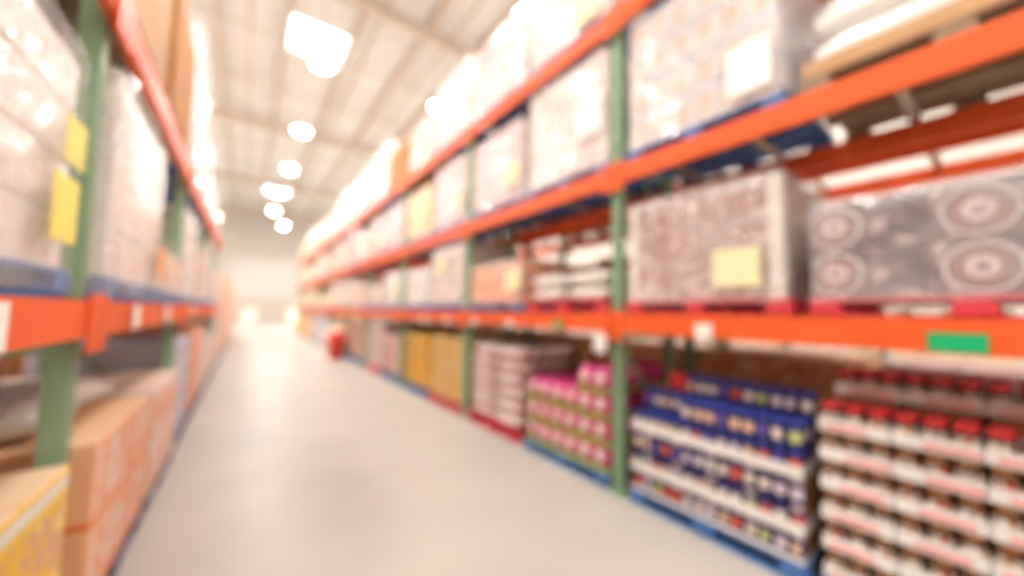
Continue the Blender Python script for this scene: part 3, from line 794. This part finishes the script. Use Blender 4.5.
orst = print_mat('orange_stripe_print', 'f6b890', ['fbe2d0', 'f2a070', 'f8ece2', 'f6c09a'], 5, (.22, .82, .1, .9), stripe=[(-.1, .09, 'f2743c'), (.985, 1.1, 'eec49a')])
carton_group(l, 0, 1, yel, (2, 3, 2), .74, 'yellow carton by the nearest green upright', 'yellow cartons', 'yellow_carton', 'grey', .05)
carton_group(l, 0, 0, yel, (2, 3, 2), .74, 'yellow carton at the very picture edge', 'yellow cartons at the edge', 'yellow_carton', 'grey', .05)
carton_group(l, 1, 0, orst, (3, 6, 2), .75, 'narrow orange striped carton', 'orange striped cartons', 'orange_carton', 'grey', .07)
orpl = print_mat('peach_stripe_print', 'f3cdb0', ['f6e0d0', 'ee9a6c', 'f8efe6', 'f0b48c'], 5, (.1, .9, .08, .92), stripe=(.9, 1.0, 'f6efe8'))
carton_group(l, 1, 1, orpl, (3, 6, 2), .75, 'narrow pale peach striped carton', 'peach striped cartons', 'peach_carton', 'grey', .07)
for j in range(2):
    o = link('white_bag', pillow_me('lbag', .6, .5, .16, bagw, .12, 8), None, (-.95 - .0 * j, slot(l, 1, 0)[0] + .3 + .55 * j, PH + .003 + .75)); tag(o, 'white bag lying on the orange striped cartons, %s one' % ('near', 'far')[j], 'bag', 'white bags on orange cartons')
FL = ['blue', 'orange', 'cool', 'peach', 'white', 'rose', 'peach', 'orange', 'tan', 'pale', 'rose', 'orange', 'tan', 'white', 'orange', 'peach']
i = 0
for bay in range(2, 10):
    for far in (0, 1):
        k = FL[i % len(FL)]; i += 1
        place(l, bay, far, 0, k, [.8, 1.0, 1.08, .9][i % 4] if bay < 4 else [2.3, 2.1, 1.9, 2.0][i % 4], (1, 3, 4) if bay < 4 else (1, 2, 5), 'grey', KD[k].replace(' wrapped', ''), wrap=False, xoff=-.05, name='carton_stack')

# ------------------------------------------------------------------ goods on the back to back rack and in the next aisle
bk = BACK
spec = {(0, 0, 0): ('maroon', 1.03), (0, 1, 0): ('kraft', 1.02), (1, 0, 0): ('kraft', 1.0), (1, 1, 0): ('kraft', 1.02), (0, 1, 1): ('tan', .35), (1, 0, 1): ('kraft', .6), (1, 1, 1): ('kraft', .55), (2, 0, 1): ('tan', .8), (2, 1, 1): ('pale', .8),
        (1, 0, 2): ('pale', .9), (1, 1, 2): ('tan', .8), (2, 0, 0): ('kraft', 1.05), (2, 1, 0): ('kraft', 1.05), (3, 0, 0): ('kraft', 1.05), (3, 1, 0): ('kraft', 1.05), (3, 0, 1): ('white', .8), (3, 1, 1): ('pale', .8)}
for (bay, far, lv), (k, h) in spec.items():
    place(bk, bay, far, lv, k, h, (1, 2, 3), 'wood', {'maroon': 'maroon printed cartons'}.get(k, KD.get(k, 'cartons').replace(' wrapped', '')), detail=False, wrap=False, name='carton_stack', mats=[amber] if (bay, far, lv) in ((1, 0, 1), (1, 1, 1)) else None)
# wrapped goods across the next aisle
for j in range(9):
    for lv, (z0, h) in enumerate(((0, 1.25), (1.5, .9))):
        k = KI[(j * 2 + lv) % len(KI)]
        y0 = -2.6 + 1.3 * j
        pallet(8.5, y0 + .56, z0 + .001, 'wood', 'bare wooden pallet across the next aisle, %s along, %s' % (ORD[j], 'on the floor' if lv == 0 else 'raised'), False, 'wood pallets')
        load(8.0, 9.0, y0, y0 + 1.1, z0 + PH + .002, h, (1, 2, 3), [PRINTS[k]], '%s across next aisle, %s along, %s' % (KD[k], ORD[j], 'on the floor' if lv == 0 else 'raised'), seed=900 + j * 2 + lv)
t = thing('low_shelf', 'orange low shelf carrying wrapped goods across the next aisle', 'rack', (8.5, 2.6, 0))
for e in (-.5, .5):
    link('beam', box_me(.05, 12.0, .12, ORANGE, .004), t, (e, 0, 1.379))
    for q in range(6): link('post', box_me(.07, .07, 1.5, GREEN, .004), t, (e + (.07 if e > 0 else -.07), -6 + 2.4 * q, 0))

# ------------------------------------------------------------------ signs and price cards on the beams
def card(name, R, y, z, w_, h_, m, label, cat='sign', group=None):
    o = link(name, box_me(.004, w_, h_, m, 0), None, (R['x'] - R['s'] * .061, y, z)); tag(o, label, cat, group)
card('green_sign', RIGHT, .15, 1.315, .165, .082, GREEN_C, 'bright green card on the orange beam above the brown jars')
card('green_sign', RIGHT, 2.6, 1.32, .1, .07, GREEN_C, 'small green card on the orange beam above the pink pouches')
card('price_card', RIGHT, 1.21, 1.31, .11, .09, PAPER, 'white price card on the orange beam above the violet jars')
card('price_card', RIGHT, 2.08, 1.13, .13, .15, PAPER, 'white price card hanging below the orange beam beside the green upright')
for i, y in enumerate((3.4, 4.2, 5.0, 5.9)):
    card('price_card', RIGHT, y, 1.29, .12, .08, PAPER, 'white price card on the lower right beam, %s beyond the small green card' % ORD[i])
for i, y in enumerate((1.45, 2.9, 3.9, 5.6)):
    card('price_card', LEFT, y, 1.325, .15, .13, PAPER, 'white price card on the lower left beam, %s from the camera' % ORD[i])

# pallets of goods in the cross aisle before the far wall
for i, (x, y, k, h) in enumerate(((-2.2, 36, 'white', 1.2), (.2, 37.5, 'pale', 1.3), (3.4, 36.5, 'cool', 1.4), (5.4, 36, 'peach', 1.1))):
    pallet(x, y, .001, 'wood', 'bare wooden pallet before the far wall, %s from the left rack' % ORD[i], False, 'wood pallets')
    load(x - .5, x + .5, y - .55, y + .55, PH + .002, h, (1, 2, 3), [PRINTS[k]], '%s before the far wall, %s from the left rack' % (KD[k], ORD[i]), wrap=False, name='carton_stack', seed=700 + i)

# plain kraft stacks behind the left rack
for j in range(7):
    y = .2 + 1.35 * j
    pallet(-2.45, y, .001, 'wood', 'bare wooden pallet behind the left rack, %s along' % ORD[j], False, 'wood pallets')
    load(-2.95, -1.95, y - .56, y + .56, PH + .002, 1.35 + .2 * (j % 2), (1, 3, 3), [PRINTS[('orange', 'kraft', 'kraft')[j % 3]]], 'brown carton stack behind the left rack, %s along' % ORD[j], wrap=False, name='carton_stack', seed=800 + j)
